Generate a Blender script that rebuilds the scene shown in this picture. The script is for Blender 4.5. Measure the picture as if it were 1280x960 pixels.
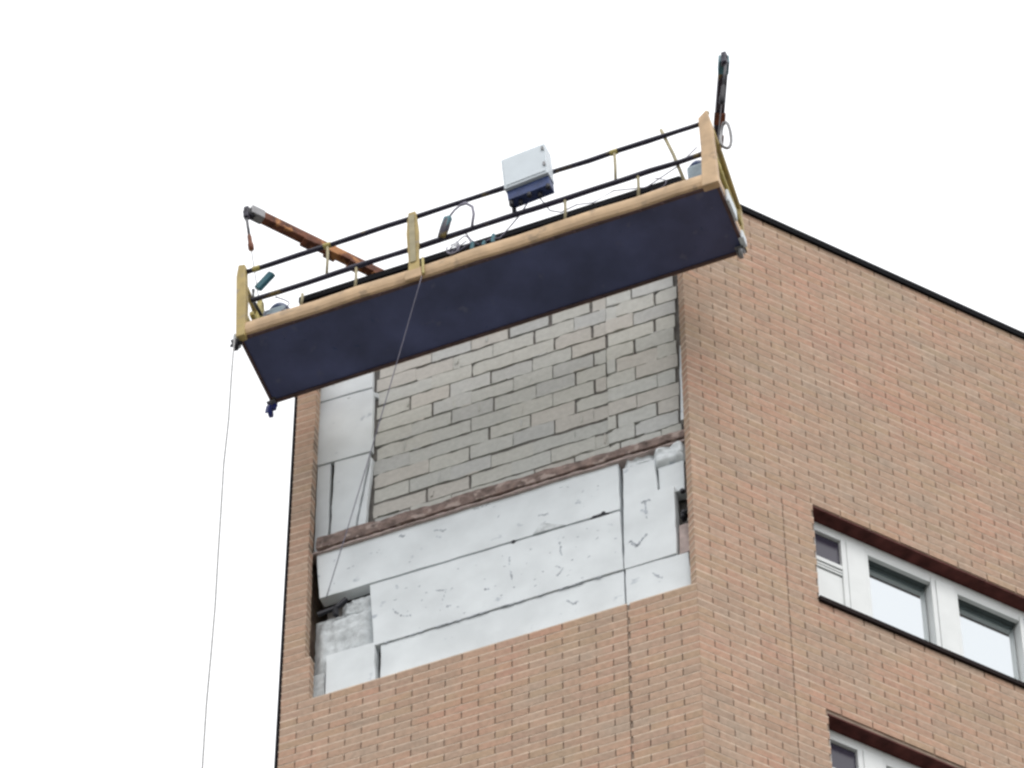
import bpy, bmesh, math, random
from mathutils import Vector, Matrix
R = math.radians
rnd = random.Random(11)
for o in list(bpy.data.objects): bpy.data.objects.remove(o)
S = bpy.context.scene
COL = S.collection

# ------------------------------------------------------------------ camera, sky, sun, exposure
# World axes: x runs along the short facade, y points out of it, z up; the corner of the two facades is at x=y=0.
cd = bpy.data.cameras.new('camera'); cam = bpy.data.objects.new('camera', cd); COL.objects.link(cam)
cam.location = (-8.430, 25.589, 1.6)
PITCH, HEAD = R(52.5), R(201.5)
cam.rotation_euler = (R(90) + PITCH, 0, HEAD)
cd.sensor_width = 36.0; cd.lens = 6321.0 / 1280.0 * 36.0
cd.clip_start = 0.1; cd.clip_end = 6000
S.camera = cam
S.render.resolution_x, S.render.resolution_y = 1024, 768

SUN_EL, SUN_AZ = R(58), R(-38)          # azimuth measured from +y (away from the facade) towards -x
w = bpy.data.worlds.new('World'); S.world = w; w.use_nodes = True
nt = w.node_tree; nt.nodes.clear()
sky = nt.nodes.new('ShaderNodeTexSky'); sky.sky_type = 'NISHITA'; sky.sun_disc = False
sky.sun_elevation = SUN_EL; sky.sun_rotation = SUN_AZ
sky.air_density = 1.0; sky.dust_density = 6.0; sky.ozone_density = 1.0
sc = nt.nodes.new('ShaderNodeMixRGB'); sc.blend_type = 'MULTIPLY'; sc.inputs[0].default_value = 1.0
sc.inputs[2].default_value = (.1, .1, .1, 1)
mx = nt.nodes.new('ShaderNodeMixRGB'); mx.inputs[0].default_value = 0.93
mx.inputs[2].default_value = (1.0, 1.005, 1.02, 1)              # closed cloud cover
bg = nt.nodes.new('ShaderNodeBackground'); bg.inputs[1].default_value = 1.12
ow = nt.nodes.new('ShaderNodeOutputWorld')
nt.links.new(sky.outputs[0], sc.inputs[1]); nt.links.new(sc.outputs[0], mx.inputs[1])
nt.links.new(mx.outputs[0], bg.inputs[0]); nt.links.new(bg.outputs[0], ow.inputs[0])
sl = bpy.data.lights.new('sun', 'SUN'); sl.energy = 0.9; sl.angle = R(25); sl.color = (1.0, .97, .92)
so = bpy.data.objects.new('sun', sl); COL.objects.link(so); so.location = (0, 0, 60)
sd = Vector((math.sin(SUN_AZ) * math.cos(SUN_EL), math.cos(SUN_AZ) * math.cos(SUN_EL), math.sin(SUN_EL)))
so.rotation_euler = (-sd).to_track_quat('-Z', 'Y').to_euler()
S.view_settings.view_transform = 'Standard'; S.view_settings.look = 'None'
S.view_settings.gamma = 1.0; S.view_settings.use_curve_mapping = False
S.view_settings.exposure = 0.46
S.render.engine = 'CYCLES'
S.cycles.filter_width = 2.6

# ------------------------------------------------------------------ helpers
PH = R(50.2)                              # turn of the long facade against the short one
r_ = Vector((-math.cos(PH), -math.sin(PH), 0)); n_ = Vector((-math.sin(PH), math.cos(PH), 0))
def FL(u, d, z): return (u, d, z)
def FR(t, d, z): return (t * r_.x + d * n_.x, t * r_.y + d * n_.y, z)
MATR = Matrix(((-r_.x, n_.x, 0, 0), (-r_.y, n_.y, 0, 0), (0, 0, 1, 0), (0, 0, 0, 1)))

class MB:
    def __init__(s): s.v = []; s.f = []; s.c = []; s.col = None
    def add(s, vs, fs):
        b = len(s.v); s.v += [tuple(p) for p in vs]; s.f += [tuple(i + b for i in f) for f in fs]
        s.c += [s.col] * len(fs); return s
    def box(s, a0, a1, d0, d1, z0, z1, fr=FL):
        v = [fr(a, d, z) for z in (z0, z1) for d in (d0, d1) for a in (a0, a1)]
        return s.add(v, [(0,2,3,1),(4,5,7,6),(0,1,5,4),(2,6,7,3),(0,4,6,2),(1,3,7,5)])
    def prism(s, poly, d0, d1, fr=FL):     # poly in the (a, z) plane of a wall
        n = len(poly); v = [fr(a, d0, z) for a, z in poly] + [fr(a, d1, z) for a, z in poly]
        return s.add(v, [tuple(range(n)), tuple(range(2*n-1, n-1, -1))] + [(i, (i+1) % n, n+(i+1) % n, n+i) for i in range(n)])
    def plan(s, poly, z0, z1):
        n = len(poly); v = [(x, y, z0) for x, y in poly] + [(x, y, z1) for x, y in poly]
        return s.add(v, [tuple(range(n)), tuple(range(2*n-1, n-1, -1))] + [(i, (i+1) % n, n+(i+1) % n, n+i) for i in range(n)])
    def tube(s, pts, rad, n=8, cap=True):
        pts = [Vector(p) for p in pts]; m = len(pts); vs = []
        rads = rad if isinstance(rad, (list, tuple)) else [rad] * m
        ref = None
        for i, p in enumerate(pts):
            t = (pts[min(i+1, m-1)] - pts[max(i-1, 0)]).normalized()
            if ref is None:
                ref = Vector((0, 0, 1)) if abs(t.z) < .9 else Vector((1, 0, 0))
            a = t.cross(ref)
            if a.length < 1e-4: a = t.cross(Vector((0, 1, 0)))
            a.normalize(); b = t.cross(a).normalized(); ref = -b if False else ref
            for k in range(n):
                th = 2 * math.pi * k / n
                vs.append(p + (a * math.cos(th) + b * math.sin(th)) * rads[i])
        fs = [(i*n+k, i*n+(k+1) % n, (i+1)*n+(k+1) % n, (i+1)*n+k) for i in range(m-1) for k in range(n)]
        if cap: fs += [tuple(range(n)), tuple(range(m*n-1, (m-1)*n-1, -1))]
        return s.add(vs, fs)
    def bar(s, p, q, wd, ht):              # rectangular bar from p to q
        p, q = Vector(p), Vector(q); t = (q-p).normalized()
        a = t.cross(Vector((0, 0, 1)))
        if a.length < 1e-3: a = Vector((1, 0, 0))
        a.normalize(); b = a.cross(t).normalized()
        v = [c + a*sx*wd/2 + b*sz*ht/2 for c in (p, q) for sz in (-1, 1) for sx in (-1, 1)]
        return s.add(v, [(0,2,3,1),(4,5,7,6),(0,1,5,4),(2,6,7,3),(0,4,6,2),(1,3,7,5)])
    def lathe(s, c, axis, prof, n=14):     # prof: (offset along axis, radius)
        ax = Vector(axis).normalized(); c = Vector(c)
        a = ax.cross(Vector((0, 0, 1)))
        if a.length < 1e-3: a = Vector((1, 0, 0))
        a.normalize(); b = ax.cross(a); m = len(prof)
        vs = [c + ax*h + (a*math.cos(2*math.pi*k/n) + b*math.sin(2*math.pi*k/n))*rr for h, rr in prof for k in range(n)]
        fs = [(i*n+k, i*n+(k+1) % n, (i+1)*n+(k+1) % n, (i+1)*n+k) for i in range(m-1) for k in range(n)]
        fs += [tuple(range(n)), tuple(range(m*n-1, (m-1)*n-1, -1))]
        return s.add(vs, fs)
    def mesh(s, name, mat, bevel=0, smooth=False):
        me = bpy.data.meshes.new(name); me.from_pydata(s.v, [], s.f)
        if any(c is not None for c in s.c):
            at = me.color_attributes.new('tint', 'FLOAT_COLOR', 'CORNER')
            for p in me.polygons:
                c = s.c[p.index] or (1, 1, 1)
                for li in p.loop_indices: at.data[li].color = (c[0], c[1], c[2], 1)
        bm = bmesh.new(); bm.from_mesh(me)
        bmesh.ops.recalc_face_normals(bm, faces=bm.faces)
        if bevel:
            es = [e for e in bm.edges if len(e.link_faces) == 2 and e.calc_face_angle(0) > .6]
            bmesh.ops.bevel(bm, geom=es, offset=bevel, segments=2, profile=.6, affect='EDGES', clamp_overlap=True)
        bm.to_mesh(me); bm.free()
        if mat: me.materials.append(mat)
        if smooth:
            for p in me.polygons: p.use_smooth = True
        return me
    def build(s, name, mat, parent=None, bevel=0, smooth=False):
        o = bpy.data.objects.new(name, s.mesh(name, mat, bevel, smooth)); COL.objects.link(o)
        if parent: o.parent = parent
        return o
def empty(name, loc=(0, 0, 0)):
    o = bpy.data.objects.new(name, None); COL.objects.link(o); o.location = loc; o.empty_display_size = .2; return o
def tag(o, label=None, cat=None, group=None, kind=None):
    for k, v in (('label', label), ('category', cat), ('group', group), ('kind', kind)):
        if v: o[k] = v
    return o

# ------------------------------------------------------------------ materials
def mat(name, col, rough=.7, var=.15, scale=6, bump=.0, bscale=60, metal=0, spots=None, detail=4, stretch=None, spec=.4):
    m = bpy.data.materials.new(name); m.use_nodes = True; n = m.node_tree; L = n.links
    b = n.nodes['Principled BSDF']; b.inputs['Roughness'].default_value = rough; b.inputs['Metallic'].default_value = metal
    b.inputs['Specular IOR Level'].default_value = spec
    tc = n.nodes.new('ShaderNodeTexCoord'); src = tc.outputs['Object']
    if stretch:
        mp = n.nodes.new('ShaderNodeMapping'); mp.inputs['Scale'].default_value = stretch; L.new(src, mp.inputs[0]); src = mp.outputs[0]
    nz = n.nodes.new('ShaderNodeTexNoise'); nz.inputs['Scale'].default_value = scale; nz.inputs['Detail'].default_value = detail
    L.new(src, nz.inputs['Vector'])
    rp = n.nodes.new('ShaderNodeValToRGB'); e = rp.color_ramp.elements
    e[0].position = .3; e[1].position = .7
    e[0].color = tuple(c * (1 - var) for c in col) + (1,); e[1].color = tuple(min(1, c * (1 + var)) for c in col) + (1,)
    L.new(nz.outputs['Fac'], rp.inputs[0]); out = rp.outputs[0]
    if spots:                              # (colour, noise scale, threshold, stretch)
        n2 = n.nodes.new('ShaderNodeTexNoise'); n2.inputs['Scale'].default_value = spots[1]; n2.inputs['Detail'].default_value = 5
        L.new(src, n2.inputs['Vector'])
        r2 = n.nodes.new('ShaderNodeValToRGB'); r2.color_ramp.elements[0].position = spots[2]; r2.color_ramp.elements[1].position = spots[2] + .07
        L.new(n2.outputs['Fac'], r2.inputs[0])
        mx = n.nodes.new('ShaderNodeMixRGB'); mx.inputs[2].default_value = tuple(spots[0]) + (1,)
        L.new(r2.outputs[0], mx.inputs[0]); L.new(out, mx.inputs[1]); out = mx.outputs[0]
    L.new(out, b.inputs['Base Color'])
    if bump:
        n3 = n.nodes.new('ShaderNodeTexNoise'); n3.inputs['Scale'].default_value = bscale; n3.inputs['Detail'].default_value = 5
        L.new(src, n3.inputs['Vector'])
        bp = n.nodes.new('ShaderNodeBump'); bp.inputs['Strength'].default_value = bump; bp.inputs['Distance'].default_value = .01
        L.new(n3.outputs['Fac'], bp.inputs['Height']); L.new(bp.outputs[0], b.inputs['Normal'])
    return m

def brick_mat(name, rough=.9, hue=True, grain=.14):
    m = bpy.data.materials.new(name); m.use_nodes = True; n = m.node_tree; L = n.links
    b = n.nodes['Principled BSDF']; b.inputs['Roughness'].default_value = rough; b.inputs['Specular IOR Level'].default_value = .2
    at = n.nodes.new('ShaderNodeAttribute'); at.attribute_name = 'tint'
    ge = n.nodes.new('ShaderNodeNewGeometry')
    nz = n.nodes.new('ShaderNodeTexNoise'); nz.inputs['Scale'].default_value = 22; nz.inputs['Detail'].default_value = 6
    L.new(ge.outputs['Position'], nz.inputs['Vector'])
    rp = n.nodes.new('ShaderNodeValToRGB'); rp.color_ramp.elements[0].position = .3; rp.color_ramp.elements[1].position = .72
    rp.color_ramp.elements[0].color = (1-grain,)*3 + (1,); rp.color_ramp.elements[1].color = (1+grain,)*3 + (1,)
    L.new(nz.outputs['Fac'], rp.inputs[0])
    m1 = n.nodes.new('ShaderNodeMixRGB'); m1.blend_type = 'MULTIPLY'; m1.inputs[0].default_value = 1
    L.new(at.outputs['Color'], m1.inputs[1]); L.new(rp.outputs[0], m1.inputs[2]); out = m1.outputs[0]
    if hue:                               # weathering: broad pink, ochre and grey drifts over the facade
        n2 = n.nodes.new('ShaderNodeTexNoise'); n2.inputs['Scale'].default_value = 1.4; n2.inputs['Detail'].default_value = 5
        n2.inputs['Roughness'].default_value = .62
        L.new(ge.outputs['Position'], n2.inputs['Vector'])
        r2 = n.nodes.new('ShaderNodeValToRGB'); el = r2.color_ramp.elements
        el[0].position = .34; el[0].color = (1.05, .95, .92, 1); el[1].position = .66; el[1].color = (.91, .975, .965, 1)
        e2 = el.new(.5); e2.color = (1.0, 1.0, .96, 1)
        L.new(n2.outputs['Fac'], r2.inputs[0])
        m2 = n.nodes.new('ShaderNodeMixRGB'); m2.blend_type = 'MULTIPLY'; m2.inputs[0].default_value = 1
        L.new(out, m2.inputs[1]); L.new(r2.outputs[0], m2.inputs[2]); out = m2.outputs[0]
    L.new(out, b.inputs['Base Color'])
    bp = n.nodes.new('ShaderNodeBump'); bp.inputs['Strength'].default_value = .5; bp.inputs['Distance'].default_value = .006
    n3 = n.nodes.new('ShaderNodeTexNoise'); n3.inputs['Scale'].default_value = 70; n3.inputs['Detail'].default_value = 4
    L.new(ge.outputs['Position'], n3.inputs['Vector']); L.new(n3.outputs['Fac'], bp.inputs['Height']); L.new(bp.outputs[0], b.inputs['Normal'])
    return m

M = dict(
    brick=brick_mat('facing brick'), block=brick_mat('concrete block', hue=False, grain=.07),
    mortar=mat('brick mortar', (.255, .192, .150), .95, .35, 5, .4, 80),
    bed=mat('bed mortar', (.59, .475, .375), .95, .25, 5, .5, 60),
    dmortar=mat('dark joint', (.15, .14, .13), .95, .3, 8, .5, 60),
    eps=mat('white insulation foam', (.66, .695, .715), .85, .08, 3, .15, 120, spots=((.42, .46, .50), 7, .665)),
    wool=mat('torn mineral wool', (.56, .59, .605), .95, .22, 14, .9, 60),
    ledge=mat('rusty ledge', (.195, .142, .124), .9, .5, 10, .9, 50, spots=((.36, .29, .26), 9, .56)),
    lip2=mat('crumbled mortar', (.30, .25, .215), .95, .3, 14, .8, 50),
    lip=mat('mortar lip', (.42, .34, .32), .95, .2, 12, .6, 60),
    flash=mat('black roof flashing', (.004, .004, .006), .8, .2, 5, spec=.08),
    roof=mat('roofing felt', (.06, .06, .065), .95, .2, 6, .4, 40),
    white=mat('white window frame', (.72, .74, .74), .45, .04, 5),
    redsof=mat('dark red lintel', (.10, .032, .028), .8, .4, 8, spec=.15),
    sill=mat('dark brown sill', (.016, .010, .010), .8, .2, 8, spec=.1),
    navy=mat('navy underside', (.066, .079, .172), .6, .3, 1.8, .1, 30, spots=((.10, .11, .19), 5, .64), stretch=(1, 1, 1)),
    rim=mat('dark rim steel', (.085, .048, .048), .6, .3, 10),
    tan=mat('tan painted toe board', (.52, .36, .215), .6, .18, 6, .15, 40, spots=((.38, .27, .17), 8, .60)),
    khaki=mat('khaki painted steel', (.39, .295, .115), .6, .2, 8, spots=((.30, .24, .17), 10, .62)),
    yellow=mat('ochre painted steel', (.42, .35, .12), .55, .2, 9),
    rail=mat('backlit dark rail', (.024, .021, .042), .5, .3, 7, spots=((.20, .145, .045), 3.5, .60)),  # darkness of the backlit rails put into the base colour, with ochre patches
    post=mat('greyish post', (.32, .28, .17), .6, .15, 9),
    hoist=mat('blue hoist housing', (.025, .05, .14), .45, .2, 12),
    hoistg=mat('grey hoist housing', (.26, .33, .38), .45, .2, 12),
    teal=mat('teal lever', (.05, .16, .20), .5, .2, 9),
    blue=mat('blue castor', (.02, .03, .17), .4, .2, 9),
    black=mat('black rubber', (.012, .012, .018), .6, .2, 9),
    steel=mat('grey steel', (.24, .24, .25), .5, .2, 9, metal=.3),
    rust=mat('rust red beam', (.15, .052, .028), .8, .5, 9, .6, 40, spots=((.44, .20, .08), 7, .52)),
    boxw=mat('white control box', (.62, .68, .73), .45, .04, 5),
    boxu=mat('dark box bottom', (.03, .05, .14), .5, .3, 14),
    reflection=mat('dark gasket', (.085, .105, .11), .7, .2, 9),
    rope=mat('grey rope', (.34, .34, .34), .9, .2, 30),
    wire=mat('dark wire rope', (.08, .08, .09), .6, .2, 30),
    hose=mat('lilac grey hose', (.22, .21, .27), .6, .15, 20),
    glue=mat('grey glue mark', (.43, .46, .50), .9, .2, 20),
)
g = bpy.data.materials.new('window glass'); g.use_nodes = True; n = g.node_tree; n.nodes.remove(n.nodes['Principled BSDF'])
df = n.nodes.new('ShaderNodeBsdfDiffuse'); df.inputs[0].default_value = (.10, .125, .125, 1)
gl = n.nodes.new('ShaderNodeBsdfGlossy'); gl.inputs['Roughness'].default_value = .04; gl.inputs[0].default_value = (.93, .97, 1, 1)
ms = n.nodes.new('ShaderNodeMixShader'); ms.inputs[0].default_value = .58
n.links.new(df.outputs[0], ms.inputs[1]); n.links.new(gl.outputs[0], ms.inputs[2])
n.links.new(ms.outputs[0], n.nodes['Material Output'].inputs[0]); M['glass'] = g
g = bpy.data.materials.new('dark vent glass'); g.use_nodes = True; b = g.node_tree.nodes['Principled BSDF']
b.inputs['Base Color'].default_value = (.035, .03, .05, 1); b.inputs['Roughness'].default_value = .15; M['dglass'] = g
# brick courses too far below the picture to be told apart
g = bpy.data.materials.new('far brickwork'); g.use_nodes = True; n = g.node_tree; b = n.nodes['Principled BSDF']; b.inputs['Roughness'].default_value = .9
tc = n.nodes.new('ShaderNodeTexCoord'); sp = n.nodes.new('ShaderNodeSeparateXYZ'); ad = n.nodes.new('ShaderNodeMath'); ad.operation = 'ADD'
cb = n.nodes.new('ShaderNodeCombineXYZ'); bt = n.nodes.new('ShaderNodeTexBrick')
bt.inputs['Scale'].default_value = 1; bt.inputs['Brick Width'].default_value = .3; bt.inputs['Row Height'].default_value = .093; bt.inputs['Mortar Size'].default_value = .006
bt.inputs['Color1'].default_value = (.43, .30, .23, 1); bt.inputs['Color2'].default_value = (.40, .31, .24, 1); bt.inputs['Mortar'].default_value = (.26, .20, .17, 1)
L = n.links; L.new(tc.outputs['Object'], sp.inputs[0]); L.new(sp.outputs[0], ad.inputs[0]); L.new(sp.outputs[1], ad.inputs[1])
L.new(ad.outputs[0], cb.inputs[0]); L.new(sp.outputs[2], cb.inputs[1]); L.new(cb.outputs[0], bt.inputs[0]); L.new(bt.outputs[0], b.inputs['Base Color'])
M['farbrick'] = g
M['ground'] = mat('asphalt and worn grass', (.13, .13, .115), .95, .25, .05, .3, 3)

# ------------------------------------------------------------------ ground
gb = MB(); gb.add([(-2500, -2500, 0), (2500, -2500, 0), (2500, 2500, 0), (-2500, 2500, 0)], [(0, 1, 2, 3)])
tag(gb.build('ground', M['ground']), 'grey ground around the foot of the tower', 'ground', kind='structure')

# ------------------------------------------------------------------ building
B = tag(empty('brick_building', (0, 0, 0)), 'tall beige brick apartment block with a facade panel stripped down to white insulation', 'building')
WL, ZT, ZB = 3.76, 39.70, 30.9           # width of the short facade, top of brickwork, lowest built course
CO, BL_, JT = .093, .300, .012            # course, brick module, joint
TE = 12.0                                 # length of the long facade
OP = (0.0, 3.575, 33.935, 39.30)          # stripped opening in the short facade
WIN = [(1.215, 4.72, 34.44, 35.69), (1.215, 4.72, 31.715, 32.965)]
WZ0 = 31.0
def off_poly(d):                          # footprint, pushed out by d
    t = math.tan(PH / 2)
    c0 = (-d * t, d)                      # corner of the two facades
    fr = FR(TE, d, 0)
    return [c0, (WL + d, d), (WL + d, -9.2), (fr[0], fr[1]) if fr[1] > -9.2 else (fr[0], -9.21)]
# inner leaf: a solid prism whose face is seen behind the stripped facing
inner = MB().plan(off_poly(-.275), 0, 39.45).build('inner_wall', M['dmortar'], B)
MB().plan(off_poly(-.10), 39.46, 39.70).build('roof_slab', M['roof'], B)
ring = MB(); po, pi = off_poly(.03), off_poly(-.2)
v = [(x, y, z) for z in (39.685, 39.765) for P in (po, pi) for x, y in P]
fs = []
for k in range(4):
    a, b = k, (k+1) % 4
    fs += [(a, b, 4+b, 4+a), (8+a, 8+b, 12+b, 12+a), (a, b, 8+b, 8+a), (4+a, 4+b, 12+b, 12+a)]
ring.add(v, fs).build('roof_edge', M['flash'], B)

TINT = []
for k in range(16):
    base = [(.424, .285, .217), (.419, .292, .213), (.407, .289, .226), (.430, .283, .213), (.417, .287, .219)][k % 5]
    q = rnd.uniform(.93, 1.06); TINT.append(tuple(c * q for c in base))

def courses(z0, z1):
    k = math.floor(z0 / CO)
    while k * CO < z1 - .01:
        yield k, k * CO; k += 1
def lay(a0, a1, z0, z1, holes, joints):
    """running bond between a0 and a1, cut at holes and movement joints; returns (start, end, z) of each brick"""
    res = []
    for k, z in courses(z0, z1):
        if z + CO > z1 + .02: continue
        off = (k % 2) * BL_ / 2
        cuts = [a0]; a = a0 + BL_ - off if off else a0 + BL_
        while a < a1 - .03: cuts.append(a); a += BL_
        cuts.append(a1)
        segs = [(p + (JT/2 if i else 0.002), q - JT/2) for i, (p, q) in enumerate(zip(cuts[:-1], cuts[1:]))]
        for j in joints:
            if isinstance(j, tuple):
                if z > j[1]: continue
                j = j[0]
            s2 = []
            for p, q in segs:
                if p < j < q: s2 += [(p, j - .006), (j + .006, q)]
                else: s2.append((p, q))
            segs = s2
        for h in holes:
            if z + CO * .6 > h[2] and z + CO * .4 < h[3]:
                h0, h1 = h[0], h[1]
                if len(h) > 4: h1 = h1 + h[4](z)
                s2 = []
                for p, q in segs:
                    if q <= h0 or p >= h1: s2.append((p, q)); continue
                    if p < h0: s2.append((p, h0))
                    if q > h1: s2.append((h1, q))
                if len(h) > 4: s2 = [x_ for x_ in s2 if x_[0] < h1 - .001] + [(h1, a1 - .003)]
                segs = s2
        res += [(p, q, z) for p, q in segs if q - p > .025]
    return res

fwd = Vector((-math.sin(HEAD)*math.cos(PITCH), math.cos(HEAD)*math.cos(PITCH), math.sin(PITCH)))
rgt = Vector((math.cos(HEAD), math.sin(HEAD), 0)); upv = rgt.cross(fwd)
def pix(P):
    q = Vector(P) - cam.location; wv = q.dot(fwd)
    return 640 + 6321*q.dot(rgt)/wv, 480 - 6321*q.dot(upv)/wv

jag = random.Random(5)
def left_jag(z):
    base = 0 if z > 34.5 else -.05
    return base + jag.uniform(-.004, .004) - max(0, (36 - z)) * .012
# mortar leaves (the brick faces stand 5 mm proud of them)
fl = MB()
fl.box(.06, WL-.006, -.10, -.010, ZB, OP[2]-.004); fl.box(OP[1]+.0, WL-.006, -.10, -.010, OP[2]-.004, ZT-.02)
fl.box(.06, OP[1], -.10, -.010, OP[3], ZT-.02)
facL = fl.build('facing_wall', M['mortar'], B); tag(facL, 'narrow facade with a large stripped opening')
fr_ = MB()
def rb(t0, t1, z0, z1): fr_.box(t0, t1, -.10, -.010, z0, z1, FR)
t0, t1 = WIN[0][0]+.004, WIN[0][1]-.004
rb(.012, t0, ZB, ZT-.02); rb(t1, TE, ZB, ZT-.02)
rb(t0, t1, WIN[0][3]+.004, ZT-.02); rb(t0, t1, WIN[1][3]+.004, WIN[0][2]-.004); rb(t0, t1, ZB, WIN[1][2]-.004)
facR = fr_.build('facing_wall', M['mortar'], B); tag(facR, 'long facade with two rows of windows')
low = MB(); low.box(.06, WL-.003, -.10, -.001, 0, ZB-.001); lowL = low.build('lower_facade', M['farbrick'], B)
MB().box(.012, TE, -.10, -.001, 0, ZB-.001, FR).build('lower_facade', M['farbrick'], B)
MB().box(WL-.10, WL-.002, -9.2, -.102, 0, ZT-.03).build('side_wall', M['farbrick'], B)

all_b = []
for p, q, z in lay(0.0, WL, ZB, ZT, [OP + (left_jag,)], [.618]): all_b.append(('L', p, q, z))
for p, q, z in lay(0.0, 5.4, ZB, ZT, WIN, [(.905, 35.6)]): all_b.append(('R', p, q, z))
def seen(b):
    fr = FL if b[0] == 'L' else FR
    c = fr((b[1]+b[2])/2, 0, b[3]+CO/2); x, y = pix(c)
    if not (5 < x < 1275 and 5 < y < 955): return 0
    if b[3] > 37.3 and x < 945 and y < 520 - (x-300)*.32: return 0      # behind the hanging platform
    a, c2 = pix(fr(b[1], 0, b[3])), pix(fr(b[2], 0, b[3]+CO))
    return abs(a[0]-c2[0]) * (CO * .61 * 6321 / (Vector(c) - cam.location).length)
order = sorted(range(len(all_b)), key=lambda i: -seen(all_b[i]))
single = set(i for i in order[:300] if seen(all_b[i]) > 0)
BH, BD = CO - .016, .092
unit = []
for tcol in TINT:
    m = MB(); m.col = tcol
    m.box(-.5, .5, -BD, 0, 0, BH); unit.append(m.mesh('brick', M['brick']))
restL, restR = MB(), MB(); bedL, bedR = MB(), MB()
for i, (side, p, q, z) in enumerate(all_b):
    k = rnd.randrange(len(TINT)); jd = rnd.uniform(-.0006, .0018)
    (bedL if side == 'L' else bedR).box(p-.004, q+.004, -BD, -.0010 - rnd.random()*.0012, z+BH, z+CO, FL if side == 'L' else FR)
    if i in single:
        o = bpy.data.objects.new('brick', unit[k]); COL.objects.link(o)
        if side == 'L': o.location = ((p+q)/2, jd, z); o.parent = facL
        else:
            o.parent = facR; c = FR((p+q)/2, jd, z); o.location = c; o.rotation_euler = MATR.to_euler()
        o.scale = (q-p, 1, 1)
    else:
        mb = restL if side == 'L' else restR
        mb.col = TINT[k]; mb.box(p, q, -BD, jd, z, z+BH, FL if side == 'L' else FR)
tag(restL.build('brickwork', M['brick'], facL), kind='stuff'); tag(restR.build('brickwork', M['brick'], facR), kind='stuff')
tag(bedL.build('bed_joint', M['bed'], facL), kind='stuff'); tag(bedR.build('bed_joint', M['bed'], facR), kind='stuff')
# dark strip down the far corner of the short facade
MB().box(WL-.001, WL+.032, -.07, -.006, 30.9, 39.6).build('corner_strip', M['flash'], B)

# blocks of the inner leaf
BT = []
for k in range(9):
    base = [(.475, .472, .438), (.465, .468, .443), (.485, .465, .43), (.46, .463, .448)][k % 4]; q = rnd.uniform(.96, 1.04); BT.append(tuple(c*q for c in base))
br = random.Random(3)
BC, BM = .2025, .395
k = 0; z = 36.08
while z < 39.3:
    a = .165 + br.uniform(-.015, .02)
    ends = [a]; x = a + (BM/2 if k % 2 else BM)
    while x < 2.9: ends.append(x + br.uniform(-.015, .015)); x += BM
    ends.append(3.085 + br.uniform(-.02, .01))
    cut = .835 + br.uniform(-.004, .004)
    ends = [e_ for e_ in ends if abs(e_ - cut) > .07]; ends = sorted(ends + [cut])      # straight seam with a paler strip beside it
    for p, q in zip(ends[:-1], ends[1:]):
        m = MB(); m.col = BT[br.randrange(9)]
        if q < .84: m.col = tuple(c_*1.09 for c_ in m.col)
        gl_, gr = [br.choice((-.002, .000, .003, .005, .009, .020)) for _ in 'ab']
        zb, zt_ = z + br.choice((.002, .004, .007, .010)), z + BC - br.choice((.005, .009, .014, .022))
        dd = -.262 + br.uniform(-.006, .004) + (.008 if q < .84 else 0)
        v = [(p+gl_, zb + br.uniform(-.003, .004)), (q-gr, zb + br.uniform(-.003, .004)), (q-gr, zt_ + br.uniform(-.006, .003)), (p+gl_, zt_ + br.uniform(-.006, .003))]
        if br.random() < .16: v[2] = (q-gr, zt_-.03); v.insert(3, (q-gr-.05, zt_))      # broken arris
        o2 = []
        for i_, a_ in enumerate(v):
            b_ = v[(i_+1) % len(v)]; n_s = 5 if abs(a_[0]-b_[0]) > .1 else 2
            for k_ in range(n_s):
                f_ = k_/n_s; e_ = 1 if k_ else .4
                o2.append((a_[0]+(b_[0]-a_[0])*f_ + e_*br.uniform(-.004, .004), a_[1]+(b_[1]-a_[1])*f_ + e_*br.uniform(-.010, .008)))
        m.prism(o2, -.32, dd).build('block', M['block'], inner)
    z += BC; k += 1

# mortar smeared over some of the joints
sm = MB()
for k in range(46):
    x, zz = br.uniform(.25, 3.0), 36.08 + BC*round(br.uniform(1, 13)); rx, rz = br.uniform(.03, .13), br.uniform(.006, .016); sm.col = BT[br.randrange(9)]
    if br.random() < .3: rx, rz = br.uniform(.008, .018), br.uniform(.05, .10); zz += BC/2
    pp = [(x + rx*br.uniform(.55, 1.15)*math.cos(2*math.pi*i_/11), zz + rz*br.uniform(.55, 1.15)*math.sin(2*math.pi*i_/11)) for i_ in range(11)]
    sm.prism(pp, -.275, -.2545 + br.uniform(-.003, .004))
tag(sm.build('mortar_smears', M['block'], inner), kind='stuff')
# rusty floor ledge between the two storeys
from mathutils import noise as NZ
def strip(x0, x1, dback, dfront, zlo, zhi, amp, seed, tilt=0):
    m = MB(); n = 120; vs = []
    for i in range(n+1):
        x = x0 + (x1-x0)*i/n
        f = lambda q, sc=5: NZ.fractal(Vector((x*sc + seed, q*7.3, seed)), .8, 2.1, 4)
        zb, zt = zlo + amp*.6*f(1), zhi + amp*f(2) + tilt*(x-x0)/(x1-x0)
        vs += [(x, dback, zb), (x, dfront + amp*.8*f(3), zb), (x, dfront + amp*1.2*f(4, 9), (zb+zt)/2 + amp*.3*f(6, 9)), (x, dfront - .02 + amp*f(5), zt), (x, dback, zt)]
    fs = [(i*5+k, i*5+(k+1) % 5, (i+1)*5+(k+1) % 5, (i+1)*5+k) for i in range(n) for k in range(5)] + [(0,1,2,3,4), tuple(n*5+k for k in (4,3,2,1,0))]
    return m.add(vs, fs)
strip(.075, 3.535, -.27, -.075, 36.045, 36.172, .014, 3.1, .05).build('floor_ledge', M['ledge'], B)
m = strip(.07, 3.60, -.25, -.088, 36.005, 36.042, .010, 8.4)
m.build('mortar_lip', M['lip'], B)

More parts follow.
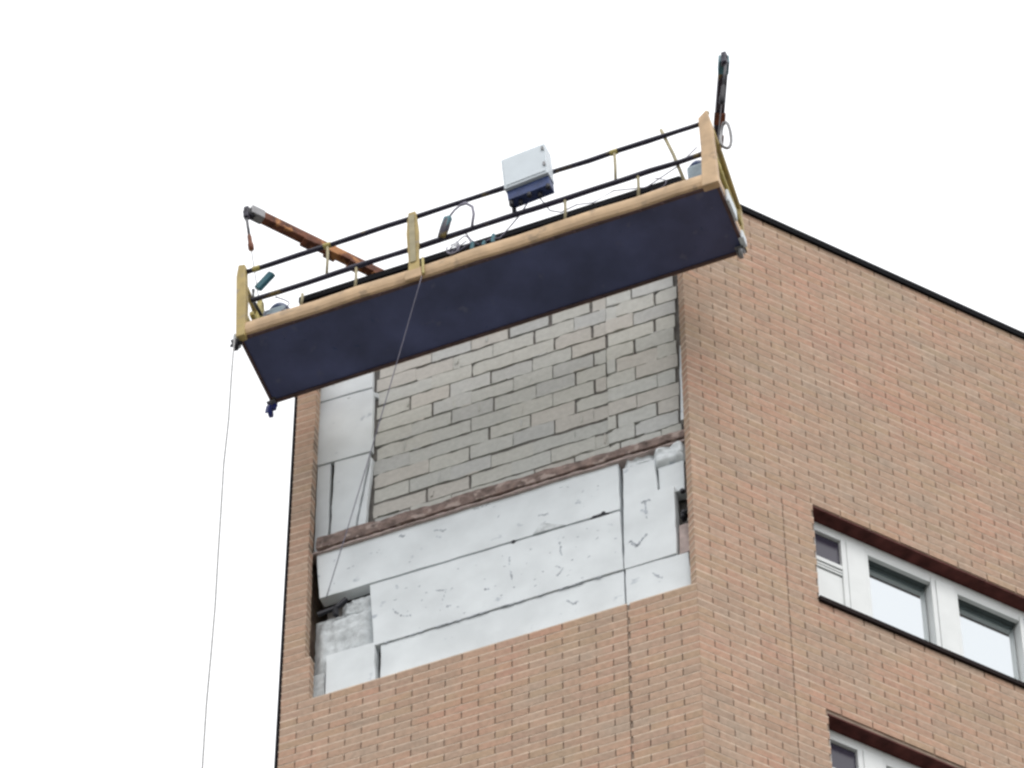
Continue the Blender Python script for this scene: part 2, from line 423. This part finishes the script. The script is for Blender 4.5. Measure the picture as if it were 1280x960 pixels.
# crumbled mortar left on the cut edge below the boards, and a sliver of foam at the corner
strip(.07, 3.40, -.105, -.016, 33.918, 33.945, .014, 5.6).build('mortar_edge', M['lip2'], B)
# insulation boards: outline (x, z), depth of the face behind the brick face
bdr = random.Random(17)
def board(poly, d=.12, th=.11, mt='eps', name='insulation_board', bev=.004):
    out = []
    for i, a in enumerate(poly):
        b = poly[(i+1) % len(poly)]; l = math.hypot(b[0]-a[0], b[1]-a[1]); n = max(1, int(l/.12))
        for k in range(n):
            f = k/n; j = 0 if k == 0 else 1
            out.append((a[0]+(b[0]-a[0])*f + j*bdr.uniform(-.004, .004), a[1]+(b[1]-a[1])*f + j*bdr.uniform(-.0045, .0045)))
    return MB().prism(out, -d-th, -d).build(name, M[mt], B, bevel=bev)
def deep(pts, d=.20): return board([(x + (d-.12)*.46, z + ((d-.12)*1.55 if z > 36.3 else 0)) for x, z in pts], d, .05)
deep([(3.60, 38.62), (3.07, 38.62), (3.066, 38.21), (3.60, 38.235)], .205)
deep([(3.605, 38.208), (3.062, 38.185), (3.05, 37.262), (3.585, 37.29)], .20)
deep([(3.58, 37.27), (3.452, 37.262), (3.445, 36.10), (3.575, 36.10)], .21)
deep([(3.415, 37.262), (3.07, 37.235), (3.215, 36.10), (3.425, 36.10)], .198)
deep([(3.058, 37.15), (3.040, 37.15), (3.105, 36.10), (3.195, 36.10)], .205)
board([(3.545, 36.03), (.705, 36.03), (.703, 35.372), (3.50, 35.402)], .118)
board([(3.02, 35.365), (.70, 35.338), (.684, 34.549), (2.965, 34.532)], .112)
board([(2.905, 34.522), (.684, 34.538), (.68, 33.80), (2.90, 33.80)], .125)
board([(.665, 34.538), (.10, 34.525), (.075, 33.80), (.664, 33.80)], .118)
board([(.664, 35.905), (.372, 35.90), (.355, 35.47), (.20, 35.455), (.205, 34.552), (.674, 34.548)], .115)
board([(.350, 35.795), (.115, 35.80), (.118, 35.395), (.338, 35.425)], .14)
board([(3.40, 34.57), (2.955, 34.553), (2.93, 33.80), (3.388, 33.80)], .095)
board([(3.565, 34.42), (3.43, 34.42), (3.425, 33.80), (3.57, 33.80)], .15, mt='wool')
board([(.18, 34.93), (.066, 34.93), (.062, 34.56), (.185, 34.55)], .135, mt='lip', name='brick_remnant')

def lump(x0, x1, z0, z1, d, amp, seed, name='mineral_wool', nx=26, nz=18, mt='wool'):
    from mathutils import noise
    m = MB(); vs = []
    for j in range(nz+1):
        for i in range(nx+1):
            fx, fz = i/nx, j/nz; x = x0+(x1-x0)*fx; z = z0+(z1-z0)*fz
            e = min(fx, 1-fx, fz, 1-fz); edge = min(1, e*6)
            h = noise.fractal(Vector((x*9+seed, z*9, seed)), .9, 2.2, 5)
            vs.append((x + .012*noise.noise(Vector((x*20, z*20, seed))), -d - .07*(1-edge) + amp*h*edge, z + .012*noise.noise(Vector((z*20, x*20, seed+5)))))
    fs = [(j*(nx+1)+i, j*(nx+1)+i+1, (j+1)*(nx+1)+i+1, (j+1)*(nx+1)+i) for j in range(nz) for i in range(nx)]
    return m.add(vs, fs).build(name, M[mt], B, smooth=True)
lump(3.565, 2.99, 34.30, 35.20, .150, .03, 1.3)
lump(3.33, 2.99, 35.10, 35.36, .185, .025, 4.1)
lump(.675, .37, 35.885, 36.045, .115, .03, 7.7, mt='eps')
lump(.40, .07, 35.80, 36.05, .095, .035, 2.7, mt='eps')
lump(3.415, 3.06, 38.22, 38.3, .2, .02, 2.2)
# grey glue streaks on the boards
board([(.085, 37.35), (.045, 37.30), (.05, 36.28), (.105, 36.28)], .075, .04)
DABS = MB()
def dab(m, x, z, rx, rz, ang, d):
    c_, s_ = math.cos(ang), math.sin(ang); pp = []
    for k in range(7):
        a = 2*math.pi*k/7; q = bdr.uniform(.6, 1.15); px, pz = rx*q*math.cos(a), rz*q*math.sin(a)
        pp.append((x+px*c_-pz*s_, z+px*s_+pz*c_))
    m.prism(pp, -d-.01, -d)
def streak(pts, wd=.012, d=.1105):
    m = DABS; n = 7
    for (a, b) in zip(pts[:-1], pts[1:]):
        for k in range(n):
            if bdr.random() < .2: continue
            x, z = a[0]+(b[0]-a[0])*(k+.5)/n + bdr.uniform(-.006, .006), a[1]+(b[1]-a[1])*(k+.5)/n + bdr.uniform(-.006, .006)
            l = math.hypot(b[0]-a[0], b[1]-a[1])/n*.8
            dab(m, x, z, max(l*bdr.uniform(.5, 1.1), .007), wd*bdr.uniform(.4, .9), math.atan2(b[1]-a[1], b[0]-a[0]), d)
streak([(.52, 35.36), (.42, 35.37)], .02); streak([(.465, 35.36), (.46, 35.13)], .014)
streak([(.62, 34.90), (.56, 34.80), (.46, 34.92)], .02)
streak([(1.25, 35.16), (1.24, 34.98)], .016); streak([(1.30, 34.86), (1.22, 34.80), (1.28, 34.72)], .016)
streak([(2.40, 35.02), (2.30, 34.98), (2.33, 34.86)], .014); streak([(1.95, 34.84), (1.9, 34.82)], .02)
streak([(2.80, 34.95), (2.72, 34.82), (2.62, 34.78)], .016); streak([(2.30, 34.77), (2.26, 34.75)], .02)
streak([(1.72, 35.18), (1.71, 34.98), (1.69, 34.86)], .012)
streak([(1.2, 34.38), (1.14, 34.30), (1.10, 34.32)], .014, .123); streak([(.42, 34.38), (.34, 34.28)], .018, .116)
streak([(2.42, 35.86), (2.33, 35.80)], .02, .116); streak([(2.75, 35.93), (2.71, 35.90)], .025, .116)
streak([(1.45, 35.62), (1.36, 35.60)], .015, .116); streak([(2.06, 35.98), (1.9, 35.99)], .012, .116)
m = DABS
for k in range(60):
    x = bdr.uniform(.72, 2.85); zz = bdr.uniform(34.58, 35.30)
    if bdr.random() < .35: x, zz, dd = bdr.uniform(.8, 3.4), bdr.uniform(35.45, 35.98), .1165
    else: dd = .1105
    dab(m, x, zz, bdr.uniform(.005, .022), bdr.uniform(.003, .009), bdr.uniform(-1.2, .6), dd)
for k in range(26):                                             # open spots along the joints
    x = bdr.uniform(.75, 2.85); dab(m, x, 34.537 - (x-.7)*.004, bdr.uniform(.015, .06), bdr.uniform(.004, .009), .0, .1105)
tag(m.build('glue_dabs', M['glue'], B), kind='stuff')
# patch of torn foam on the joint, and anchor holes
for (x, z, rr) in ((1.68, 35.355, .022), (.93, 35.36, .014), (.13, 35.36, .022), (.85, 35.375, .02)):
    MB().lathe((x, -.135, z), (0, 1, 0), [(0, rr), (.03, rr*.9)], 9).build('anchor_hole', M['black'], B)
MB().prism([(1.50, 35.375), (1.20, 35.368), (1.42, 35.50)], -.125, -.108).build('foam_flap', M['wool'], B)
MB().prism([(.97, 35.345), (.88, 35.337), (.80, 35.352), (.86, 35.378), (.95, 35.372)], -.13, -.1085).build('joint_gap', M['black'], B)
hb = MB()
for dx, dz, rr in ((0, 0, .032), (-.045, .008, .028), (.01, -.05, .024)): hb.lathe((.125+dx, -.16, 35.06+dz), (0, 1, 0), [(0, rr), (.05, rr), (.065, rr*.5)], 9)
hb.build('wall_anchor', M['black'], B)
hb = MB(); hb.bar((3.50, -.10, 35.16), (3.34, -.13, 35.22), .03, .03); hb.bar((3.34, -.13, 35.22), (3.25, -.14, 35.31), .03, .035); hb.bar((3.35, -.13, 35.23), (3.335, -.12, 35.10), .04, .035)
hb.build('wall_anchor', M['black'], B)

# ------------------------------------------------------------------ windows of the long facade
def window(w0, w1, z0, z1):
    e = empty('window'); e.parent = B; e.location = FR((w0+w1)/2, -.13, z0)
    off = Vector(e.location)
    def p(mb, nm, mt, bev=0):
        mb.v = [tuple(Vector(v) - off) for v in mb.v]; return mb.build(nm, M[mt], e, bevel=bev)
    D = .135
    p(MB().box(w0, w1, -D-.06, -.002, z1-.016, z1+.002, FR), 'lintel', 'redsof')
    p(MB().box(w0-.01, w1, -D-.02, .030, z0-.048, z0+.004, FR), 'sill', 'sill')
    p(MB().box(w0, w1, -.272, -D-.115, z0-.05, z1+.05, FR), 'backing', 'black')
    f = MB()
    f.box(w0, w1, -D-.07, -D, z1-.11, z1-.017, FR); f.box(w0, w1, -D-.07, -D, z0+.006, z0+.07, FR)
    f.box(w0, w0+.05, -D-.07, -D+.001, z0+.071, z1-.111, FR)
    p(f, 'frame', 'white', .004)
    zb, zt_ = z0+.071, z1-.111
    # ventilation casement: small pane over a louvred panel
    a0, a1 = w0+.052, w0+.40
    s = MB(); s.box(a0, a0+.035, -D-.06, -D+.010, zb, zt_, FR); s.box(a1-.05, a1, -D-.06, -D+.010, zb, zt_, FR)
    zs = zb + (zt_-zb)*.60
    s.box(a0+.036, a1-.051, -D-.06, -D+.009, zs, zs+.05, FR); s.box(a0+.036, a1-.051, -D-.06, -D+.009, zt_-.03, zt_, FR)
    p(s, 'sash', 'white', .004)
    p(MB().box(a0+.036, a1-.051, -D-.05, -D-.025, zs+.051, zt_-.031, FR), 'pane', 'dglass')
    p(MB().box(a0+.036, a1-.051, -D-.05, -D-.010, zb+.005, zs-.09, FR), 'vent_panel', 'white', .004)
    for k in range(2):
        p(MB().box(a0+.036, a1-.051, -D-.05, -D+.002, zs-.075+k*.037, zs-.055+k*.037, FR), 'slat', 'white', .003)
    # casements between broad mullions
    t = a1 + .005
    while t < w1 - .1:
        mw = .19
        p(MB().box(t, min(t+mw, w1), -D-.06, -D+.012, zb-.002, zt_+.002, FR), 'mullion', 'white', .005)
        c0, c1 = t+mw+.004, min(t+mw+.72, w1-.004)
        if c1 - c0 < .2: break
        s = MB()
        s.box(c0, c0+.028, -D-.045, -D+.004, zb, zt_, FR); s.box(c1-.045, c1, -D-.11, -D+.004, zb, zt_, FR)
        s.box(c0+.029, c1-.051, -D-.04, -D+.003, zt_-.06, zt_, FR); s.box(c0+.029, c1-.051, -D-.045, -D+.003, zb, zb+.03, FR)
        p(s, 'sash', 'white', .004)
        gk = MB(); gk.box(c0, c0+.036, -D-.11, -D-.046, zb, zt_, FR); gk.box(c0+.037, c1-.052, -D-.11, -D-.046, zt_-.05, zt_, FR)
        p(gk, 'reflection_band', 'reflection')  # dark infill; its head strip stands in for the lintel reflected in the glass
        p(MB().box(c0+.037, c1-.059, -D-.105, -D-.088, zb+.005, zt_-.051, FR), 'pane', 'glass')
        t = c1 + .004
    return e
window(*WIN[0]); window(*WIN[1])

# ------------------------------------------------------------------ suspended working platform
P = empty('suspended_platform', (1.549, .744, 37.796)); P.rotation_euler = (0, R(2.33), R(1.29))
tag(P, 'suspended working platform with navy underside and dark rails hung below the roof edge', 'platform')
HL, HW = 2.27, .394
def part(mb, nm, mt, parent=P, bev=0, smooth=False): return mb.build(nm, M[mt], parent, bevel=bev, smooth=smooth)
deck = part(MB().box(-HL+.03, HL-.03, -HW+.02, HW-.015, 0, .035), 'deck', 'navy', bev=.004)
m = MB(); m.box(-HL+.03, HL-.03, -HW, -HW+.034, -.012, .05); m.box(-HL+.03, HL-.03, HW-.030, HW-.002, -.010, .05)
m.box(HL-.03, HL-.002, -HW, HW, -.014, .05); m.box(-HL+.002, -HL+.03, -HW, HW, -.014, .05)
part(m, 'rim', 'rim')
sp_ = MB(); sr = random.Random(8)
for k in range(16):
    x, y, l = sr.uniform(-2.1, 2.1), sr.uniform(-.34, .34), sr.choice((.006, .008, .012, .03)); a = sr.uniform(0, 3.1)
    v_ = [(x+l*math.cos(a)*q_ - .005*math.sin(a)*w_, y+l*math.sin(a)*q_ + .005*math.cos(a)*w_, -.0015) for q_, w_ in ((-1, -.5), (.2, -1), (1, .3), (-.3, 1))]
    sp_.add(v_ + [(p_[0], p_[1], .003) for p_ in v_], [(0,1,2,3), (7,6,5,4), (0,1,5,4), (1,2,6,5), (2,3,7,6), (3,0,4,7)])
tag(part(sp_, 'mortar_splashes', 'hoist', deck), kind='stuff')
bo = MB().lathe((0, 0, -.022), (0, 0, 1), [(0, .007), (.004, .013), (.012, .013)], 8).mesh('bolt', M['rim'])
for k in range(22):
    for y in (HW-.016, -HW+.017):
        o = bpy.data.objects.new('bolt', bo); COL.objects.link(o); o.parent = P; o.location = (-HL+.12+k*.205, y, 0)
def toe(y, sgn, z0=.0, z1=.185):         # bulged toe board, profile swept along x
    prof = [(0, z0), (.020, z0+.012), (.034, z0+.05), (.038, (z0+z1)/2), (.034, z1-.05), (.020, z1-.012), (0, z1), (-.012, z1-.02), (-.012, z0+.02)]
    m = MB(); n = len(prof); N = 12; vs = []
    for i in range(N+1):
        x = -HL + 2*HL*i/N; wob = .004*math.sin(i*2.3)
        vs += [(x, y+sgn*(a+wob), z+wob) for a, z in prof]
    fs = [(i*n+k, i*n+(k+1) % n, (i+1)*n+(k+1) % n, (i+1)*n+k) for i in range(N) for k in range(n)] + [tuple(range(n)), tuple(range((N+1)*n-1, N*n-1, -1))]
    return m.add(vs, fs)
part(toe(HW, 1), 'toe_board', 'tan'); part(toe(-HW, -1, 0, .15), 'toe_board', 'tan')
def wavy(x0, x1, y, z, rad, seed):
    q = random.Random(seed); N = 16
    return MB().tube([(x0+(x1-x0)*i/N, y+q.uniform(-.003, .003), z+q.uniform(-.004, .004)) for i in range(N+1)], [rad*q.uniform(.9, 1.12) for i in range(N+1)], 10)
part(wavy(-HL+.05, HL-.04, HW, .985, .023, 1), 'top_rail', 'rail', smooth=True)
part(wavy(-HL+.05, HL-.12, HW, .513, .024, 2), 'middle_rail', 'rail', smooth=True)
part(wavy(-HL+.05, HL-.05, -HW, .70, .023, 3), 'top_rail', 'rail', smooth=True)
part(wavy(-HL+.05, HL-.05, -HW, .40, .020, 4), 'middle_rail', 'rail', smooth=True)
for x, z0, z1 in ((1.41, .53, .97), (1.14, .185, .50), (1.66, .185, .36), (-.855, .185, .50), (-1.35, .53, .97), (-1.545, .185, .50)):
    part(MB().tube([(x+.01, HW, z0), (x, HW, (z0+z1)/2), (x-.005, HW, z1)], .014, 8), 'post', 'post', smooth=True)
for x in (-1.4, 0, 1.4):
    part(MB().tube([(x, -HW, .10), (x, -HW, .70)], .016, 8), 'post', 'post', smooth=True)
for x in (1.41, -1.35, .57, 2.1, -.4):                                            # ochre clamp collars on the top rail
    part(MB().lathe((x-.035, HW, .985), (1, 0, 0), [(0, .027), (.07, .027)], 10), 'rail_clamp', 'yellow', smooth=True)
# splice plate where the two platform sections meet
m = MB(); prof = [(.028, .0), (.055, .09), (.050, .30), (.058, .55), (.060, .68), (.050, .85), (.034, 1.0)]
poly = [(.57+a, z) for a, z in prof] + [(.57-a, z) for a, z in reversed(prof)]
m.prism(poly, HW+.030, HW+.052); pl = part(m, 'splice_plate', 'khaki', bev=.004)
part(MB().box(.545, .60, HW+.05, HW+.062, .22, .95), 'stiffener', 'post', pl)
part(MB().box(.50, .66, HW+.035, HW+.062, -.03, .10), 'splice_foot', 'tan', bev=.01)
part(MB().tube([(.485, HW+.05, .0), (.485, HW+.05, .24)], .013, 8), 'splice_pin', 'yellow')

def end_frame(s):
    x = s * HL
    ww = .085 if s > 0 else .115
    x0, x1 = (x-ww, x+.012) if s > 0 else (x-.012, x+ww)
    prof = [(x0+.01, -.03), (x1, -.03), (x1, .9), (x1-.02, 1.07), (x0+.01, 1.05), (x0, .5)] if s > 0 else [(x0, -.03), (x1+.03, -.03), (x1, .5), (x1-.01, 1.02), (x0+.03, 1.12), (x0, .9)]
    a = part(MB().prism(prof, HW-.03, HW+.045), 'end_post', 'khaki' if s > 0 else 'tan', bev=.012)
    m = MB().bar((x-s*.03, -HW+.03, 0), (x-s*.03, -HW+.03, .62), .06, .06); part(m, 'end_post', 'khaki')
    m = MB(); m.tube([(x-s*.02, HW-.03, .92), (x-s*.02, .1, .86), (x-s*.02, -HW+.03, .60)], .028, 8); part(m, 'end_rail', 'khaki', smooth=True)
    m = MB(); m.tube([(x-s*.02, HW-.03, .50), (x-s*.02, -HW+.03, .34)], .022, 8); part(m, 'end_rail', 'yellow', smooth=True)
    m = MB().box(min(x, x-s*.022), max(x, x-s*.022), -HW+.02, HW-.03, .052, .17); part(m, 'end_toe_board', 'tan', bev=.006)
    # stirrup that carries the hoist
    m = MB()
    for y in (-.12, .16): m.bar((x-s*.06, y, .04), (x-s*.06, .02, 1.0), .045, .05)
    m.bar((x-s*.06, -.2, .55), (x-s*.06, .24, .55), .04, .05)
    part(m, 'stirrup', 'yellow')
    # hoist: geared motor with round cap, rope box
    h = part(MB().box(x-s*.34, x-s*.12, -.09, .13, .46, .70) if s > 0 else MB().box(x-s*.34, x-s*.12, -.09, .13, .55, .80), 'hoist', 'hoistg', bev=.03)
    zc = .70 if s > 0 else .80
    part(MB().lathe((x-s*.25, .02, zc), (0, 0, 1), [(0, .10), (.05, .10), (.10, .075), (.13, .03)], 16), 'motor_cap', 'hoist', h, smooth=True)
    part(MB().tube([(x-s*.12, .15, zc-.1), (x-s*.07, .22, zc+.06), (x-s*.06, .2, zc+.26)], .016, 8), 'motor_cable', 'black', h, smooth=True)
end_frame(1); end_frame(-1)
part(MB().bar((HL-.14, .30, .80), (HL-.30, .33, .93), .05, .085), 'brake_lever', 'teal', bev=.015)
part(MB().bar((-HL+.06, HW+.0, 1.02), (-HL+.02, HW+.0, 1.13), .03, .03), 'rail_stub', 'khaki')
def castor(x, y, mt, rad=.055, ang=0.0, drop=.11):
    c = part(MB().box(x-.04, x+.04, y-.04, y+.04, -.03, -.014), 'castor', 'steel')
    m = MB()
    for sx in (-1, 1): m.bar((x+sx*.032, y, -.03), (x+sx*.032+ang*.03, y, -drop), .008, .045)
    part(m, 'fork', mt, c)
    part(MB().lathe((x-.022+ang*.03, y, -drop), (1, .2, 0), [(0, rad*.8), (.006, rad), (.038, rad), (.044, rad*.8)], 16), 'wheel', mt, c, smooth=True)
castor(HL-.01, -HW+.01, 'blue', .06, .5, .13); castor(HL+.03, HW-.02, 'black', .05, .2, .07)
castor(-HL+.05, -HW+.05, 'steel', .05, 0, .08); 
bm_ = part(MB().box(HL+.012, HL+.05, HW-.10, HW+.02, -.02, .05), 'bumper', 'boxw', bev=.01)
bm_ = part(MB().box(-HL-.03, -HL+.0, -.05, .20, -.01, .16), 'bumper', 'boxw', bev=.012)
part(MB().box(-HL-.02, -HL+.03, -.34, -.22, -.02, .10), 'bumper', 'boxw', bev=.012)

MP = Matrix.Translation(P.location) @ P.rotation_euler.to_matrix().to_4x4()
def pw(x, y, z): return MP @ Vector((x, y, z))

# ------------------------------------------------------------------ things on and around the platform
E = empty('control_box', pw(-.565, HW+.10, .735)); E.rotation_euler = (R(-3), R(3.0), R(-2))
tag(E, 'white electric control box hung on the front rail of the platform', 'control box')
b0 = MB().box(-.215, .215, -.085, .07, .0, .44).build('housing', M['boxw'], E, bevel=.012)
MB().box(-.195, .195, .0705, .078, .03, .41).build('door', M['boxw'], E, bevel=.003)
MB().box(-.205, .20, -.08, .035, -.13, -.001).build('bottom_plate', M['boxu'], E)
for z in (.10, .33): MB().box(-.205, -.180, .0785, .090, z, z+.05).build('latch', M['steel'], E, bevel=.003)
for i, (x, y, h) in enumerate(((-.17, .05, .05), (-.08, .0, .06), (.0, .04, .05), (.09, .0, .06), (.165, .03, .07), (.17, -.05, .10))):
    MB().lathe((x*1.1, y-.02, -.131-h), (0, 0, 1), [(0, .016), (h*.3, .022), (h, .022)], 10).build('cable_gland', M['black'], E, smooth=True)
MB().bar((-.15, -.10, .38), (.15, -.10, .38), .03, .03).build('hook', M['steel'], E)

c = pw(.26, HW+.03, .60)
E = empty('hand_drill', c); tag(E, 'dark hand drill hanging by its cord on the platform rails beside the ochre plate', 'drill')
E.rotation_euler = (R(0), R(-14), 0)
MB().lathe((0, .02, -.16), (0, 0, 1), [(0, .02), (.02, .036), (.14, .042), (.24, .036), (.30, .022)], 12).build('body', M['rail'], E, smooth=True)
MB().box(-.035, .035, .0, .05, -.02, .13).build('handle', M['teal'], E, bevel=.012)
MB().tube([(0, .02, .13), (-.03, .015, .24), (-.07, -.0, .33), (-.09, -.03, .39)], .010, 8).build('cord', M['hose'], E, smooth=True)
MB().tube([(-.06, .0, .32), (-.13, .015, .31), (-.21, .02, .24), (-.25, .015, .13), (-.265, 0, -.02)], .013, 8).build('hose', M['hose'], E, smooth=True)
c = pw(.20, HW+.02, .24)
E = empty('cord_coil', c); tag(E, 'pale lilac coil of cord beneath the hanging drill', 'cord')
q = random.Random(21)
for k in range(3):
    rr = .045+.012*k; MB().tube([(rr*math.cos(a*.4+k)*.9, .01*k, .02+rr*1.2*math.sin(a*.4+k)) for a in range(13)], .006, 6).build('loop', M['hose'], E, smooth=True)

m = MB(); pts = []
for x, z in ((.12, .60), (.05, .40), (-.02, .30), (-.12, .33), (-.22, .30), (-.32, .42), (-.42, .55), (-.5, .70)): pts.append(pw(x, HW-.04, z))
m.tube(pts, .007, 6); tag(m.build('power_cable', M['hose'], smooth=True), 'thin cable sagging from the control box to the drill', 'cable')
m = MB(); pts = [pw(x, HW-.05, z) for x, z in ((-.60, .76), (-.70, .48), (-.80, .40), (-.95, .44), (-1.1, .39), (-1.3, .47), (-1.6, .36), (-1.9, .52), (-2.1, .72))]
m.tube(pts, .006, 6); tag(m.build('power_cable', M['hose'], smooth=True), 'thin cable sagging between the control box and the right hoist', 'cable')
m = MB(); m.tube([pw(-1.80, HW-.02, 1.12), pw(-1.885, HW-.03, .70), pw(-1.97, HW-.06, .16)], .016, 8)
tag(m.build('leaning_pole', M['post'], smooth=True), 'thin grey pole leaning against the rails near the right end of the platform', 'pole')
for x, ht, lb in ((.05, .10, 'small teal clamp nearest the drill, standing behind the toe board'), (-.06, .06, 'shortest teal clamp in the middle of three behind the toe board'), (-.15, .12, 'tallest teal clamp, on the control box side of the drill')):
    m = MB().bar(pw(x, HW-.05, .18), pw(x+.005, HW-.05, .27), .014, .014)
    c = m.build('tool_clamp', M['teal']); tag(c, lb, 'clamp', 'clamps behind the toe board')
    MB().bar(pw(x+.005, HW-.05, .271), pw(x-.01, HW-.05, .271+ht), .035, .028).build('jaw', M['teal'], c, bevel=.006)

def tangle(name, c, label, n, sp, rad, seed, mt='hose'):
    q = random.Random(seed); p = Vector((0, 0, 0)); pts = []
    for i in range(n):
        a = i*1.1 + q.uniform(-.5, .5); pts.append(Vector((sp*math.cos(a)*q.uniform(.4, 1), .03*math.sin(a*.7), sp*.7*math.sin(a)*q.uniform(.4, 1.2))))
    out = []
    for a, b, c2, d in zip(pts, pts[1:], pts[2:], pts[3:]):         # smooth curve through the points
        for k in range(5):
            t = k/5; out.append(.5*((2*b) + (c2-a)*t + (2*a-5*b+4*c2-d)*t*t + (3*b-a-3*c2+d)*t**3))
    o = MB().tube(out, rad, 6).build(name, M[mt], smooth=True); o.location = c
    tag(o, label, 'cable'); return o
tangle('tangled_cable', pw(1.93, HW-.06, .36), 'tangle of thin cable beside the hoist at the left end of the platform', 9, .15, .006, 5)
tangle('tangled_cable', pw(.14, HW-.03, .36), 'tangle of thin grey cable hanging just below the drill', 10, .13, .006, 12)
tangle('tangled_cable', pw(-1.72, HW-.06, .34), 'tangle of thin cable at the foot of the leaning pole', 8, .12, .005, 19)
# roof outriggers
def outrigger(tip, root, label, beam_mt, sleeve, ht=.10):
    tip, root = Vector(tip), Vector(root); d = (root-tip); L_ = d.length; d.normalize()
    end = tip + d*3.2
    e = empty('roof_outrigger', (end.x, end.y, 39.70)); off = Vector(e.location); tag(e, label, 'outrigger', 'roof outriggers')
    def p(mb, nm, mt, **k):
        mb.v = [tuple(Vector(v)-off) for v in mb.v]; return mb.build(nm, M[mt], e, **k)
    p(MB().bar(tip + d*.09, end, .085, ht), 'beam', beam_mt, bevel=.006)
    p(MB().bar(tip - d*.02, tip + d*.12, .098, ht+.014), 'tip_sleeve', sleeve, bevel=.006)
    side = d.cross(Vector((0, 0, 1)))
    for k, a in enumerate((.20, .42, .9, 1.25)):
        p(MB().lathe(tip + d*a + Vector((0, 0, ht/2)), (0, 0, 1), [(0, .016), (.035, .016)], 8), 'bolt', 'black')
    for k, a in enumerate((.55, .80, 1.05, 1.3)):
        p(MB().bar(tip + d*a + Vector((0, 0, -ht/2-.012)), tip + d*(a+.12) + Vector((0, 0, -ht/2-.012)), .105, .03), 'strap', 'rust')
    pu = p(MB().lathe(tip - d*.02 - side*.03 + Vector((0, 0, -.03)), side, [(0, .045), (.012, .065), (.03, .05), (.048, .065), (.06, .045)], 14), 'pulley', 'black', smooth=True)
    p(MB().bar(tip - d*.05 + Vector((0, 0, .03)), tip - d*.05 + Vector((0, 0, -.13)), .05, .06), 'shackle', 'rail', bevel=.01)
    for a in (1.75, 3.05):
        c = tip + d*a
        p(MB().bar((c.x, c.y, 39.70), (c.x, c.y, c.z-ht/2), .06, .06), 'stand', 'khaki')
        p(MB().box(c.x-.2, c.x+.2, c.y-.2, c.y+.2, 39.702, 39.75), 'stand_foot', 'khaki')
    p(MB().box(end.x-.3, end.x+.3, end.y-.25, end.y+.25, 39.751, 40.05), 'counterweight', 'roof', bevel=.02)
    return e
TL, TR = Vector((3.95, .82, 40.19)), Vector((-.76, .82, 40.17))
outrigger(TL, (3.134, -.258, 40.19), 'rust red outrigger beam with grey tip above the left end of the platform', 'rust', 'steel')
outrigger(TR, (-.543, .33, 40.17), 'dark blue outrigger beam with black head above the right end of the platform', 'rail', 'teal')
# suspension gear
def susp(tip, foot, label, mt):
    tip, foot = Vector(tip), Vector(foot); e = empty('suspension_rope', foot); tag(e, label, 'rope', 'suspension ropes')
    t = tip - foot - Vector((0, 0, .12))
    MB().tube([(0, 0, 0), t], .0045, 6).build('wire', M['wire'], e)
    d = -t.normalized()
    MB().tube([t, t + d*.30], .014, 8).build('turnbuckle', M['wire'], e, smooth=True)
    MB().lathe(t + d*.30, d, [(0, .012), (.02, .020), (.14, .022), (.16, .028), (.24, .028), (.26, .012)], 10).build('limit_weight', M[mt], e, smooth=True)
susp(TL + Vector((.03, .04, 0)), pw(HL-.06, .06, .98), 'steel suspension rope at the left end of the platform', 'rust')
susp(TR + Vector((-.03, .04, 0)), pw(-HL+.06, .06, .98), 'steel suspension rope at the right end of the platform', 'black')
m = MB(); cc = pw(-HL-.03, .18, .95)
m.tube([cc + Vector((-.05*math.sin(a*.33)-.035, .02*math.sin(a*.7), .05+.20*math.cos(a*.33))) for a in range(20)], .014, 8)
tag(m.build('cable_loop', M['steel'], smooth=True), 'grey loop of cable at the top of the right end post', 'cable')
# lifeline down to the street
q = random.Random(4); x, y = 3.83, 1.24
m = MB(); m.tube([(x + q.uniform(-.008, .008), y + q.uniform(-.006, .006), 37.72 - 37.7*i/60) for i in range(61)], .0075, 6)
tag(m.build('lifeline', M['rope'], smooth=True), 'grey rope hanging straight down from the left end of the platform', 'rope')
m = MB(); A_, B_ = pw(.50, HW+.05, -.03), Vector((3.425, -.10, 35.36))
m.tube([A_.lerp(B_, i/24) + Vector((0, 0, -.06*math.sin(math.pi*i/24))) for i in range(25)], .0045, 6)
tag(m.build('guy_rope', M['hose'], smooth=True), 'thin rope slanting from the platform down to the gap in the insulation', 'rope')
